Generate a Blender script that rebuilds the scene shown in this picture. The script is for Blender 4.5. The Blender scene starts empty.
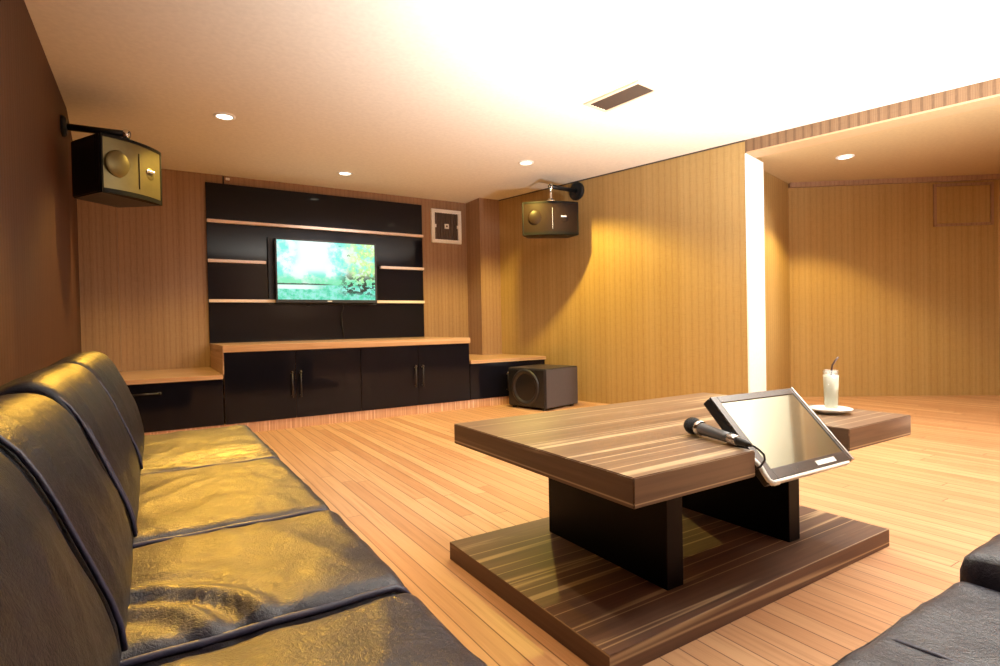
import bpy, bmesh, math, random
from mathutils import Matrix, Vector, noise
random.seed(7)
PI = math.pi
SC = bpy.context.scene
COL = SC.collection

# ------------------------------------------------------------------ camera
F, YAW, PITCH, ROLL, CAMZ = 551.47, 0.55937, 0.013475, 0.02012, 0.86105
cam_d = bpy.data.cameras.new('camera')
cam_d.sensor_fit = 'HORIZONTAL'; cam_d.sensor_width = 36.0
cam_d.lens = 36.0 * F / 1000.0
cam_d.clip_start = 0.02; cam_d.clip_end = 60
cam = bpy.data.objects.new('camera', cam_d); COL.objects.link(cam)
cam.matrix_world = (Matrix.Translation((0, 0, CAMZ)) @ Matrix.Rotation(-YAW, 4, 'Z')
                    @ Matrix.Rotation(PI / 2 - PITCH, 4, 'X') @ Matrix.Rotation(-ROLL, 4, 'Z'))
SC.camera = cam

# ------------------------------------------------------------------ colour management, world
vs = SC.view_settings
vs.view_transform = 'Standard'; vs.look = 'None'; vs.gamma = 1.0; vs.use_curve_mapping = False
vs.exposure = -0.46
SC.display_settings.display_device = 'sRGB'
world = bpy.data.worlds.new('world'); SC.world = world; world.use_nodes = True
world.node_tree.nodes['Background'].inputs[0].default_value = (0.30, 0.22, 0.30, 1)
world.node_tree.nodes['Background'].inputs[1].default_value = 0.05

# ------------------------------------------------------------------ lights
WARM = (1.0, 0.62, 0.20)
def lamp_spot(name, loc, power, color, size, blend, target=None, radius=0.04):
    d = bpy.data.lights.new(name, 'SPOT'); d.energy = power; d.color = color
    d.spot_size = math.radians(size); d.spot_blend = blend; d.shadow_soft_size = radius
    o = bpy.data.objects.new(name, d); COL.objects.link(o); o.location = loc
    dirv = (Vector(target) - Vector(loc)) if target else Vector((0, 0, -1))
    o.rotation_euler = dirv.to_track_quat('-Z', 'Y').to_euler()
    return o
H = 2.45
HA = 2.37     # ceiling of the alcove
# downlights: x, y, ceiling z, power, colour, cone
DOWNS = [
    (0.476, 4.535, H, 170, (1.0, 0.70, 0.18), 118, 'round downlight in the ceiling nearest the wall speaker in the corner'),
    (1.686, 5.613, H, 46, (1.0, 0.93, 0.84), 130, 'small round downlight in the ceiling just in front of the television panel'),
    (3.117, 4.436, H, 300, (1.0, 0.76, 0.15), 136, 'round downlight in the ceiling just before the speaker on the golden wall'),
    (3.664, 1.965, H, 62, (1.0, 0.96, 0.88), 125, 'large round downlight in the white ceiling near the header beam'),
    (5.491, 2.651, HA, 190, (1.0, 0.76, 0.27), 108, 'round downlight in the lower ceiling of the alcove'),
    (5.35, 1.15, HA, 75, (1.0, 0.97, 0.90), 130, 'unseen downlight added in the alcove mouth ceiling to whiten the jamb'),  # added lamp out of view, whitens the jamb and the floor beside it
    (0.16, 1.75, H, 75, (1.0, 0.88, 0.62), 110, 'round downlight in the ceiling above the long leather sofa'),
    (2.20, -0.10, H, 35, (1.0, 0.95, 0.86), 120, 'unseen downlight added above the short leather sofa to brighten the table front'),  # added lamp out of view, lights the near table face and the glass
]
for k, (x, y, z, pw, colr, cone, lab) in enumerate(DOWNS):
    lamp_spot('downlight_beam', (x, y, z - 0.03), pw, colr, cone, 0.35)
# added spot at the alcove mouth, aimed at the white jamb to brighten it
lamp_spot('added_tilted_spot', (5.35, 1.17, HA - 0.03), 330, (1.0, 0.97, 0.92), 62, 0.6, (4.65, 2.95, 1.35))
# added spot beside the corner downlight, aimed at the long sofa for golden sheen
lamp_spot('added_tilted_spot', (0.476, 4.50, H - 0.03), 740, (1.0, 0.52, 0.05), 38, 0.8, (0.02, 1.95, 0.45))
# unseen uplight added by the short sofa, standing in for a bounced flash
lamp_spot('flash_stand_in', (2.60, 0.15, 0.22), 3300, (0.92, 0.97, 1.0), 122, 1.0, (2.80, 0.75, 2.45), 0.12)

# ------------------------------------------------------------------ material helpers
def new_mat(name):
    m = bpy.data.materials.new(name); m.use_nodes = True
    nt = m.node_tree
    return m, nt, nt.nodes['Principled BSDF']
class N:
    def __init__(s, nt): s.nt = nt
    def n(s, t, **kw):
        nd = s.nt.nodes.new(t)
        for k, v in kw.items(): setattr(nd, k, v)
        return nd
    def put(s, sock, v):
        if hasattr(v, 'is_output'): s.nt.links.new(v, sock)
        else:
            if isinstance(v, (tuple, list)) and len(v) == 3 and len(sock.default_value) == 4: v = (*v, 1)
            sock.default_value = v
    def math(s, op, a, b=0.0, c=0.0):
        nd = s.n('ShaderNodeMath', operation=op)
        for i, v in enumerate((a, b, c)): s.put(nd.inputs[i], v)
        return nd.outputs[0]
    def mix(s, f, a, b, mode='MIX'):
        nd = s.n('ShaderNodeMix', data_type='RGBA', blend_type=mode)
        s.put(nd.inputs[0], f); s.put(nd.inputs[6], a); s.put(nd.inputs[7], b)
        return nd.outputs[2]
    def noise(s, vec, scale, detail=2.0, rough=0.5, dim='3D'):
        nd = s.n('ShaderNodeTexNoise', noise_dimensions=dim)
        if vec is not None: s.put(nd.inputs['Vector'], vec)
        s.put(nd.inputs['Scale'], scale); s.put(nd.inputs['Detail'], detail); s.put(nd.inputs['Roughness'], rough)
        return nd.outputs[0]
    def voro(s, vec, scale, feature='F1'):
        nd = s.n('ShaderNodeTexVoronoi', feature=feature)
        s.put(nd.inputs['Vector'], vec); s.put(nd.inputs['Scale'], scale)
        return nd.outputs['Distance']
    def white(s, v):
        nd = s.n('ShaderNodeTexWhiteNoise', noise_dimensions='1D'); s.put(nd.inputs['W'], v); return nd.outputs[0]
    def pos(s): return s.n('ShaderNodeNewGeometry').outputs['Position']
    def obj(s): return s.n('ShaderNodeTexCoord').outputs['Object']
    def uv(s): return s.n('ShaderNodeTexCoord').outputs['UV']
    def sep(s, v):
        nd = s.n('ShaderNodeSeparateXYZ'); s.put(nd.inputs[0], v); return nd.outputs
    def comb(s, x, y, z):
        nd = s.n('ShaderNodeCombineXYZ')
        for i, v in enumerate((x, y, z)): s.put(nd.inputs[i], v)
        return nd.outputs[0]
    def ramp(s, f, stops, interp='LINEAR'):
        nd = s.n('ShaderNodeValToRGB'); s.put(nd.inputs[0], f); cr = nd.color_ramp; cr.interpolation = interp
        while len(cr.elements) < len(stops): cr.elements.new(0.5)
        for e, (p, c) in zip(cr.elements, stops): e.position = p; e.color = (*c, 1)
        return nd.outputs[0]
    def rng(s, v, a, b, c=0.0, d=1.0, smooth=True):
        nd = s.n('ShaderNodeMapRange', interpolation_type='SMOOTHSTEP' if smooth else 'LINEAR')
        for i, q in enumerate((v, a, b, c, d)): s.put(nd.inputs[i], q)
        return nd.outputs[0]
    def bump(s, h, strength, dist=0.01):
        nd = s.n('ShaderNodeBump'); s.put(nd.inputs['Height'], h)
        nd.inputs['Strength'].default_value = strength; nd.inputs['Distance'].default_value = dist
        return nd.outputs[0]
def lin(r, g, b):
    f = lambda c: ((c / 255 + 0.055) / 1.055) ** 2.4 if c > 10 else c / 255 / 12.92
    return (f(r), f(g), f(b))
def plain(name, col, rough=0.5, metal=0.0, spec=0.5, bump=None, coat=0.0):
    m, nt, b = new_mat(name); k = N(nt)
    o = k.obj()
    v = k.noise(o, 35, 3)
    k.put(b.inputs['Base Color'], k.mix(v, tuple(c * 0.9 for c in col), tuple(min(1, c * 1.1) for c in col)))
    b.inputs['Roughness'].default_value = rough; b.inputs['Metallic'].default_value = metal
    b.inputs['Specular IOR Level'].default_value = spec; b.inputs['Coat Weight'].default_value = coat
    b.inputs['Coat Roughness'].default_value = 0.06
    if bump: k.put(b.inputs['Normal'], k.bump(k.noise(o, bump[0], 3), bump[1], 0.004))
    return m
def wallpaper(name, base, dark, light, period=0.065, contrast=0.5):
    """woven paper, vertical slats with finer threads; UV = metres along the wall, metres up"""
    m, nt, b = new_mat(name); k = N(nt)
    u, v, _ = k.sep(k.uv())
    wob = k.math('MULTIPLY', k.math('SUBTRACT', k.noise(k.comb(k.math('MULTIPLY', u, 9), k.math('MULTIPLY', v, 0.6), 0), 1.0, 2), 0.5), 0.012)
    uu = k.math('ADD', u, wob)
    big = k.math('FRACT', k.math('DIVIDE', uu, period))
    line = k.rng(k.math('ABSOLUTE', k.math('SUBTRACT', big, 0.5)), 0.0, 0.26, 1.0, 0.0)
    cell = k.white(k.math('FLOOR', k.math('DIVIDE', uu, period)))
    fine = k.math('ABSOLUTE', k.math('SUBTRACT', k.math('FRACT', k.math('DIVIDE', u, period / 5)), 0.5))
    fib = k.noise(k.comb(k.math('MULTIPLY', u, 260), k.math('MULTIPLY', v, 14), 0), 1.0, 2)
    weft = k.noise(k.comb(k.math('MULTIPLY', u, 12), k.math('MULTIPLY', v, 240), 3), 1.0, 1)
    c = k.mix(k.math('MULTIPLY', cell, 0.45), base, light)
    c = k.mix(k.math('MULTIPLY', line, contrast), c, dark)
    c = k.mix(k.math('MULTIPLY', k.rng(fine, 0.1, 0.5), 0.22), c, dark)
    c = k.mix(k.math('MULTIPLY', k.rng(fib, 0.4, 0.75), 0.35), c, light)
    c = k.mix(k.math('MULTIPLY', k.rng(weft, 0.5, 0.8), 0.22), c, dark)
    k.put(b.inputs['Base Color'], c)
    b.inputs['Roughness'].default_value = 0.55; b.inputs['Specular IOR Level'].default_value = 0.3
    hh = k.math('ADD', k.math('MULTIPLY', line, -0.6), k.math('ADD', k.math('MULTIPLY', fine, 0.5), k.math('MULTIPLY', weft, 0.4)))
    k.put(b.inputs['Normal'], k.bump(hh, 0.25, 0.003))
    return m
def grain_wood(name, dark, mid, light, along='X', band=0.09, rough=0.3, streak=0.5, coat=0.2):
    """striped veneer, grain running along one axis of the object"""
    m, nt, b = new_mat(name); k = N(nt)
    x, y, z = k.sep(k.pos())
    if along == 'X':      # edge band on the end faces runs along the end
        nx = k.sep(k.n('ShaderNodeNewGeometry').outputs['True Normal'])[0]
        e = k.math('GREATER_THAN', k.math('ABSOLUTE', nx), 0.7)
        ex = k.math('ADD', k.math('MULTIPLY', x, k.math('SUBTRACT', 1, e)), k.math('MULTIPLY', y, e))
        y = k.math('ADD', k.math('MULTIPLY', y, k.math('SUBTRACT', 1, e)), k.math('MULTIPLY', x, e)); x = ex
    a, c1, c2 = {'X': (x, y, z), 'Y': (y, x, z), 'Z': (z, x, y)}[along]
    p = k.comb(k.math('MULTIPLY', a, 0.55), k.math('DIVIDE', c1, band), k.math('DIVIDE', c2, band))
    n1 = k.noise(p, 1.3, 5, 0.62)
    p2 = k.comb(k.math('MULTIPLY', a, 1.6), k.math('DIVIDE', c1, band * 0.12), k.math('DIVIDE', c2, band * 0.12))
    n2 = k.noise(p2, 1.0, 3, 0.6)
    c = k.ramp(n1, [(0.28, dark), (0.47, mid), (0.60, mid), (0.72, light)])
    c = k.mix(k.math('MULTIPLY', k.rng(n2, 0.35, 0.7), streak), c, dark)
    p3 = k.comb(k.math('MULTIPLY', a, 0.12), k.math('DIVIDE', c1, band * 0.9), k.math('DIVIDE', c2, band * 0.9))
    n3 = k.noise(p3, 2.1, 1, 0.4)
    c = k.mix(k.math('MULTIPLY', k.rng(k.math('ABSOLUTE', k.math('SUBTRACT', n3, 0.55)), 0.0, 0.04, 1, 0), 0.9), c, light)
    k.put(b.inputs['Base Color'], c)
    b.inputs['Roughness'].default_value = rough; b.inputs['Coat Weight'].default_value = coat; b.inputs['Coat Roughness'].default_value = 0.15
    k.put(b.inputs['Normal'], k.bump(n2, 0.08, 0.002))
    return m
def floor_boards():
    m, nt, b = new_mat('floor_boards'); k = N(nt)
    x, y, z = k.sep(k.pos())
    W = 0.072
    q = k.math('DIVIDE', x, W); idx = k.math('FLOOR', q); fx = k.math('FRACT', q)
    r1 = k.white(idx)
    qy = k.math('ADD', k.math('DIVIDE', y, 2.6), k.math('MULTIPLY', r1, 7.3))
    iy = k.math('FLOOR', qy); fy = k.math('FRACT', qy)
    r2 = k.white(k.math('ADD', k.math('MULTIPLY', idx, 17.13), k.math('MULTIPLY', iy, 3.71)))
    g = k.noise(k.comb(k.math('ADD', k.math('MULTIPLY', x, 42), k.math('MULTIPLY', r2, 50)), k.math('MULTIPLY', y, 1.4), 0), 1.0, 4, 0.6)
    g2 = k.noise(k.comb(k.math('MULTIPLY', x, 220), k.math('MULTIPLY', y, 4), r2), 1.0, 2)
    c = k.ramp(r2, [(0.0, lin(184, 134, 96)), (0.35, lin(194, 146, 108)), (0.7, lin(198, 152, 113)), (1.0, lin(208, 164, 124))])
    c = k.mix(k.math('MULTIPLY', k.rng(g, 0.42, 0.75), 0.55), c, lin(154, 104, 68))
    c = k.mix(k.math('MULTIPLY', k.rng(g2, 0.45, 0.8), 0.25), c, lin(218, 176, 132))
    gap = k.rng(k.math('ABSOLUTE', k.math('SUBTRACT', fx, 0.5)), 0.455, 0.5, 0, 1)
    gapy = k.rng(k.math('ABSOLUTE', k.math('SUBTRACT', fy, 0.5)), 0.4988, 0.5, 0, 1)
    gg = k.math('MAXIMUM', gap, gapy)
    c = k.mix(k.math('MULTIPLY', gg, 0.88), c, lin(84, 44, 22))
    k.put(b.inputs['Base Color'], c)
    b.inputs['Roughness'].default_value = 0.42
    b.inputs['Specular IOR Level'].default_value = 0.4
    k.put(b.inputs['Normal'], k.bump(k.math('SUBTRACT', k.math('MULTIPLY', g, 0.15), gg), 0.25, 0.003))
    return m
def leather(name, rough=0.42, crease=0.35, ior=1.5, spec=0.7, dark=1.0):
    m, nt, b = new_mat(name); k = N(nt)
    p = k.pos()
    wp = k.n('ShaderNodeVectorMath', operation='ADD')
    nn = k.n('ShaderNodeTexNoise'); k.put(nn.inputs['Vector'], p); nn.inputs['Scale'].default_value = 9; nn.inputs['Detail'].default_value = 3
    sc = k.n('ShaderNodeVectorMath', operation='SCALE'); k.put(sc.inputs[0], nn.outputs['Color']); sc.inputs['Scale'].default_value = 0.14
    k.put(wp.inputs[0], p); k.put(wp.inputs[1], sc.outputs[0])
    v1 = k.voro(wp.outputs[0], 110, 'DISTANCE_TO_EDGE')
    v2 = k.voro(wp.outputs[0], 240, 'DISTANCE_TO_EDGE')
    n1 = k.noise(p, 26, 6, 0.72)
    h = k.math('ADD', k.math('MULTIPLY', k.rng(v1, 0, 0.2), 0.05), k.math('ADD', k.math('MULTIPLY', k.rng(v2, 0, 0.12), 0.03), k.math('MULTIPLY', n1, 0.8)))
    k.put(b.inputs['Base Color'], k.mix(k.rng(n1, 0.3, 0.7), tuple(dark * q for q in (0.018, 0.015, 0.032)), tuple(dark * q for q in (0.036, 0.030, 0.056))))
    k.put(b.inputs['Roughness'], k.math('ADD', rough - 0.08, k.math('MULTIPLY', k.noise(p, 60, 3), 0.16)))
    b.inputs['Specular IOR Level'].default_value = spec; b.inputs['IOR'].default_value = ior
    k.put(b.inputs['Normal'], k.bump(h, crease, 0.012))
    return m
M = {}
M['ceil'] = plain('ceiling_paint', lin(234, 226, 212), 0.8)
M['ceil2'] = plain('alcove_ceiling_paint', lin(186, 158, 114), 0.8)
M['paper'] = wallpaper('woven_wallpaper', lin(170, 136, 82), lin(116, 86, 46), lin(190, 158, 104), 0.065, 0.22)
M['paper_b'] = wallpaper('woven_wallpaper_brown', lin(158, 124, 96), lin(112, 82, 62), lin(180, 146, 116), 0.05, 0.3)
M['paper_l'] = wallpaper('woven_wallpaper_dimmed', lin(76, 45, 27), lin(52, 30, 18), lin(92, 58, 36), 0.05, 0.3)  # brown wallpaper darkened further: the wall's dimness is put into its colour
M['paper_h'] = wallpaper('woven_wallpaper_header', lin(126, 96, 68), lin(80, 56, 38), lin(144, 112, 82), 0.065, 0.6)
M['floor'] = floor_boards()
M['white'] = plain('white_gloss_paint', (0.93, 0.92, 0.88), 0.35)
M['beam'] = plain('beam_underside_paint', lin(192, 154, 114), 0.6)
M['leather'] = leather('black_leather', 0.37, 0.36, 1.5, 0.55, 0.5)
M['leather_b'] = leather('black_leather_back', 0.40, 0.36, 1.45, 0.30, 0.28)  # darker, duller copy of the leather: the backs' weaker light is in its colour
M['piping'] = plain('leather_piping', (0.03, 0.027, 0.055), 0.45, spec=0.5, bump=(140, 0.2))
M['veneer'] = grain_wood('zebra_veneer', lin(86, 62, 48), lin(128, 100, 78), lin(200, 174, 138), 'X', 0.12, 0.34, 0.35, 0.08)
M['veneer_d'] = grain_wood('zebra_veneer_shaded', lin(66, 42, 34), lin(102, 72, 56), lin(176, 148, 114), 'X', 0.11, 0.6, 0.35, 0.0)  # darker copy of the veneer: shade under the tabletop is put into its colour
M['counter'] = grain_wood('counter_wood', lin(164, 122, 90), lin(198, 156, 122), lin(222, 186, 154), 'X', 0.08, 0.28, 0.25)
M['kick'] = grain_wood('plinth_wood', lin(172, 122, 92), lin(204, 156, 122), lin(238, 200, 168), 'Z', 0.07, 0.4, 0.3, 0.0)
M['gloss'] = plain('black_gloss_laminate', (0.006, 0.0055, 0.010), 0.07, spec=0.22)
M['panel'] = plain('black_gloss_panel', (0.010, 0.009, 0.014), 0.07, spec=0.2)
M['shelf'] = plain('shelf_edge_laminate', lin(240, 218, 206), 0.4)
M['ebony'] = plain('black_table_leg', (0.005, 0.0045, 0.007), 0.4, spec=0.12)
M['blackmetal'] = plain('black_metal', (0.012, 0.012, 0.014), 0.4, 0.3)
M['blackplastic'] = plain('black_plastic', (0.013, 0.012, 0.013), 0.35)
M['greyplastic'] = plain('grey_painted_board', (0.075, 0.062, 0.062), 0.55)
M['rim'] = plain('black_speaker_rim', (0.008, 0.007, 0.007), 0.5, spec=0.12)
M['vinyl'] = plain('black_vinyl_wrap', (0.02, 0.017, 0.02), 0.4, bump=(200, 0.1))
M['chrome'] = plain('chrome', (0.85, 0.84, 0.82), 0.12, 1.0)
M['steel'] = plain('dark_handle', (0.06, 0.055, 0.06), 0.3, 0.8)
M['gold'] = plain('speaker_front_bronze', (0.17, 0.14, 0.06), 0.36, 0.6)
M['gold_d'] = plain('speaker_front_dark', (0.016, 0.008, 0.006), 0.4, 0.0, spec=0.12)
M['lightwhite'] = plain('white_plastic', (0.96, 0.95, 0.93), 0.45)
M['fanbrown'] = plain('brown_grille', (0.10, 0.065, 0.05), 0.5)
M['silver'] = plain('silver_bezel', (0.55, 0.53, 0.52), 0.22, 0.9)
M['bezel'] = plain('dark_bezel', (0.10, 0.085, 0.08), 0.2, 0.4, coat=0.5)
M['micgrey'] = plain('grey_mic_body', (0.16, 0.16, 0.17), 0.35, 0.4)
M['mesh'] = plain('black_mic_mesh', (0.02, 0.02, 0.024), 0.5, 0.6, bump=(900, 0.8))
M['china'] = plain('white_china', (0.88, 0.87, 0.83), 0.2)
M['straw'] = plain('dark_straw', (0.07, 0.03, 0.02), 0.3)
M['milk'] = plain('milky_drink', (0.90, 0.82, 0.66), 0.4)
M['ventbrown'] = plain('vent_dark_metal', (0.07, 0.045, 0.03), 0.6)
M['ventframe'] = plain('vent_frame_paint', lin(226, 196, 164), 0.5)
def glass_mat():
    m, nt, b = new_mat('clear_glass'); k = N(nt)
    tr = k.n('ShaderNodeBsdfTransparent'); tr.inputs[0].default_value = (0.93, 0.95, 0.94, 1)
    gl = k.n('ShaderNodeBsdfGlossy'); gl.inputs['Roughness'].default_value = 0.03
    ms = k.n('ShaderNodeMixShader'); ms.inputs[0].default_value = 0.10; nt.links.new(tr.outputs[0], ms.inputs[1]); nt.links.new(gl.outputs[0], ms.inputs[2])
    nt.links.new(ms.outputs[0], nt.nodes['Material Output'].inputs[0])
    return m
M['glass'] = glass_mat()
def emit_mat(name, col, s):
    m, nt, b = new_mat(name)
    b.inputs['Base Color'].default_value = (*col, 1)
    b.inputs['Emission Color'].default_value = (*col, 1); b.inputs['Emission Strength'].default_value = s
    return m
M['bulb'] = emit_mat('lit_lamp', (1.0, 0.93, 0.74), 6.0)
def touch_screen():
    m, nt, b = new_mat('reflective_screen'); k = N(nt)
    u, v, _ = k.sep(k.uv())
    n = k.noise(k.comb(u, v, 0), 3, 3)
    k.put(b.inputs['Base Color'], k.mix(n, (0.50, 0.50, 0.39), (0.45, 0.46, 0.35)))
    b.inputs['Metallic'].default_value = 0.9; b.inputs['Roughness'].default_value = 0.05
    return m
M['touch'] = touch_screen()
def tv_picture():
    m, nt, b = new_mat('television_picture'); k = N(nt)
    u, v, _ = k.sep(k.uv())
    p = k.comb(k.math('MULTIPLY', u, 1.7), v, 0)
    n1 = k.noise(p, 3.2, 4, 0.6); n2 = k.noise(p, 9, 5, 0.7); n3 = k.noise(k.comb(k.math('MULTIPLY', u, 1.2), v, 4), 11, 4, 0.72)
    white, cyan, green = lin(236, 255, 250), lin(110, 232, 222), lin(60, 190, 130)
    lime = lin(190, 250, 120)
    c = k.mix(k.rng(n1, 0.40, 0.58), white, cyan)
    c = k.mix(k.math('MULTIPLY', k.rng(k.math('SUBTRACT', k.math('ABSOLUTE', k.math('SUBTRACT', u, 0.34)), 0.08), 0.0, 0.16, 1, 0), k.rng(v, 0.40, 0.55)), c, white)
    c = k.mix(k.math('MULTIPLY', k.rng(u, 0.62, 0.82), k.rng(n2, 0.36, 0.6)), c, lime)
    c = k.mix(k.math('MULTIPLY', k.rng(u, 0.55, 0.8), k.rng(n2, 0.52, 0.66)), c, lin(240, 255, 215))
    c = k.mix(k.math('MULTIPLY', k.rng(v, 0.48, 0.30), k.rng(n1, 0.3, 0.55)), c, lin(120, 232, 180))
    water = k.mix(k.rng(n2, 0.38, 0.62), lin(64, 205, 170), lin(150, 245, 225))
    c = k.mix(k.rng(v, 0.27, 0.24), c, water)
    bank = k.math('MULTIPLY', k.rng(k.math('ABSOLUTE', k.math('SUBTRACT', k.math('ADD', v, k.math('MULTIPLY', n2, 0.03)), 0.28)), 0.006, 0.018, 1, 0), k.rng(u, 0.60, 0.42))
    c = k.mix(bank, c, lin(10, 70, 60))
    c = k.mix(k.math('MULTIPLY', k.rng(k.math('ABSOLUTE', k.math('SUBTRACT', v, 0.215)), 0.02, 0.045, 1, 0), k.rng(u, 0.50, 0.25)), c, white)
    reg = k.math('MULTIPLY', k.rng(u, 0.56, 0.72), k.math('MULTIPLY', k.rng(v, 0.60, 0.30), k.rng(v, 0.02, 0.16)))
    c = k.mix(k.math('MULTIPLY', reg, k.rng(n3, 0.47, 0.53)), c, lin(6, 48, 40))
    c = k.mix(k.math('MULTIPLY', k.math('MULTIPLY', k.rng(u, 0.5, 0.8), k.rng(v, 0.5, 0.8)), k.rng(n3, 0.62, 0.66)), c, lin(30, 90, 60))
    k.put(b.inputs['Emission Color'], c); b.inputs['Emission Strength'].default_value = 1.45
    b.inputs['Base Color'].default_value = (0.01, 0.01, 0.01, 1); b.inputs['Roughness'].default_value = 0.2
    return m
M['picture'] = tv_picture()

# ------------------------------------------------------------------ mesh helpers (world coordinates)
def bx(bm, x0, x1, y0, y1, z0, z1, bevel=0.0, seg=2):
    r = bmesh.ops.create_cube(bm, size=1.0)
    for v in r['verts']:
        v.co = Vector(((x0 + x1) / 2 + v.co.x * (x1 - x0), (y0 + y1) / 2 + v.co.y * (y1 - y0), (z0 + z1) / 2 + v.co.z * (z1 - z0)))
    if bevel > 0:
        es = {e for v in r['verts'] for e in v.link_edges}
        bmesh.ops.bevel(bm, geom=list(es), offset=bevel, segments=seg, affect='EDGES', profile=0.5)
    return bm
def box(*a, **k): return bx(bmesh.new(), *a, **k)
def prism(bm, poly, z0, z1, bevel=0.0):
    a = [bm.verts.new((x, y, z0)) for x, y in poly]; b = [bm.verts.new((x, y, z1)) for x, y in poly]
    n = len(poly); fs = []
    fs.append(bm.faces.new(a[::-1])); fs.append(bm.faces.new(b))
    for i in range(n): fs.append(bm.faces.new((a[i], a[(i + 1) % n], b[(i + 1) % n], b[i])))
    bmesh.ops.recalc_face_normals(bm, faces=fs)
    if bevel > 0:
        es = {e for f in fs for e in f.edges}
        bmesh.ops.bevel(bm, geom=list(es), offset=bevel, segments=2, affect='EDGES')
    return bm
def frame_of(d):
    d = d.normalized(); up = Vector((0, 0, 1)) if abs(d.z) < 0.95 else Vector((1, 0, 0))
    a = d.cross(up).normalized(); return a, a.cross(d).normalized()
def tube(bm, pts, rad, n=10):
    pts = [Vector(p) for p in pts]; rings = []
    rs = rad if isinstance(rad, (list, tuple)) else [rad] * len(pts)
    a = None
    for i, p in enumerate(pts):
        d = pts[min(i + 1, len(pts) - 1)] - pts[max(i - 1, 0)]
        d.normalize()
        if a is None: a, b = frame_of(d)
        else:
            a = (a - d * a.dot(d)).normalized(); b = a.cross(d)
        rings.append([bm.verts.new(p + (a * math.cos(t) + b * math.sin(t)) * rs[i]) for t in (2 * PI * j / n for j in range(n))])
    fs = []
    for r0, r1 in zip(rings, rings[1:]):
        for j in range(n): fs.append(bm.faces.new((r0[j], r0[(j + 1) % n], r1[(j + 1) % n], r1[j])))
    fs.append(bm.faces.new(rings[0][::-1])); fs.append(bm.faces.new(rings[-1]))
    bmesh.ops.recalc_face_normals(bm, faces=fs)
    return bm
def lathe(bm, prof, c, axis=(0, 0, 1), n=32, closed=True):
    """prof: (radius, distance along the axis)"""
    ax = Vector(axis).normalized(); a, b = frame_of(ax); c = Vector(c); rings = []
    for r, h in prof:
        if r < 1e-6: rings.append([bm.verts.new(c + ax * h)])
        else: rings.append([bm.verts.new(c + ax * h + (a * math.cos(t) + b * math.sin(t)) * r) for t in (2 * PI * j / n for j in range(n))])
    fs = []
    pairs = list(zip(rings, rings[1:]))
    for r0, r1 in pairs:
        if len(r0) == 1 and len(r1) == 1: continue
        for j in range(n):
            k = (j + 1) % n
            if len(r0) == 1: fs.append(bm.faces.new((r0[0], r1[k], r1[j])))
            elif len(r1) == 1: fs.append(bm.faces.new((r0[j], r0[k], r1[0])))
            else: fs.append(bm.faces.new((r0[j], r0[k], r1[k], r1[j])))
    if closed:
        if len(rings[0]) > 1: fs.append(bm.faces.new(rings[0][::-1]))
        if len(rings[-1]) > 1: fs.append(bm.faces.new(rings[-1]))
    bmesh.ops.recalc_face_normals(bm, faces=fs)
    return bm
MW = {}      # accumulated matrices of the things
def obj(name, bm, mat, parent=None, smooth=False, local=False):
    me = bpy.data.meshes.new(name)
    if parent is not None and not local:
        bm.transform(MW[parent.name].inverted())
    if smooth:
        for f in bm.faces: f.smooth = True
    bm.to_mesh(me); bm.free()
    if mat: me.materials.append(mat)
    o = bpy.data.objects.new(name, me); COL.objects.link(o)
    if parent is not None: o.parent = parent; MW[o.name] = MW[parent.name]
    else: MW[o.name] = Matrix.Identity(4)
    return o
def smooth_angle(o, deg=40):
    me = o.data
    for p in me.polygons: p.use_smooth = True
    try: me.set_sharp_from_angle(angle=math.radians(deg))
    except Exception: pass
    return o
def thing(name, label, cat, loc=(0, 0, 0), rotz=0.0, group=None):
    o = bpy.data.objects.new(name, None); COL.objects.link(o)
    o.empty_display_size = 0.1
    o.location = loc; o.rotation_euler = (0, 0, rotz)
    MW[o.name] = Matrix.Translation(loc) @ Matrix.Rotation(rotz, 4, 'Z')
    o['label'] = label; o['category'] = cat
    if group: o['group'] = group
    return o
def tag(o, label, cat, group=None):
    o['label'] = label; o['category'] = cat
    if group: o['group'] = group
    return o
def struct(name, bm, mat, label=None):
    o = obj(name, bm, mat); o['kind'] = 'structure'
    if label: o['label'] = label
    return o
def wall_uv(o, tx, ty):
    """UV in metres: along the wall direction (tx, ty) and up"""
    me = o.data; uv = me.uv_layers.new(name='UVMap')
    for lp in me.loops:
        c = me.vertices[lp.vertex_index].co
        uv.data[lp.index].uv = (c.x * tx + c.y * ty, c.z)
    return o
def quad_uv(o):
    me = o.data; uv = me.uv_layers.new(name='UVMap')
    return uv

# ------------------------------------------------------------------ the room shell
XL, YT, YC, YK = -0.487, 6.28, 5.057, 5.066
RA = 0.2333; NX, NY = math.cos(RA), math.sin(RA)          # outward normal of the skewed golden wall
TX, TY = -NY, NX                                          # along it, away from the seats
E0 = Vector((4.44, 2.97))                                 # its free end beside the alcove
def rw(s, t=0.0): return (E0.x + TX * s + NX * t, E0.y + TY * s + NY * t)
K = (6.00, 3.49); KR = (7.715, 2.185); YB = -0.64
struct('floor', box(-0.75, 9.0, -0.85, 6.5, -0.12, 0.0), M['floor'])
struct('ceiling', box(-0.75, 9.0, -0.85, 6.5, H, H + 0.12), M['ceil'])
alc = [rw(0.02, 0.19), rw(0.12, 0.34), (K[0] + 0.1, K[1] + 0.25), (KR[0] + 0.25, KR[1] + 0.05), (8.4, -0.7), rw(-3.78, 0.19)]
struct('ceiling.001', prism(bmesh.new(), alc, HA, H + 0.02), M['ceil2'], 'lower ceiling of the alcove')
wall_uv(struct('wall_left', prism(bmesh.new(), [(XL, -0.85), (XL, 4.9), (-0.565, 6.29), (-0.72, 6.29), (-0.72, -0.85)], 0, H + 0.01), M['paper_l']), 0, 1)
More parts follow.
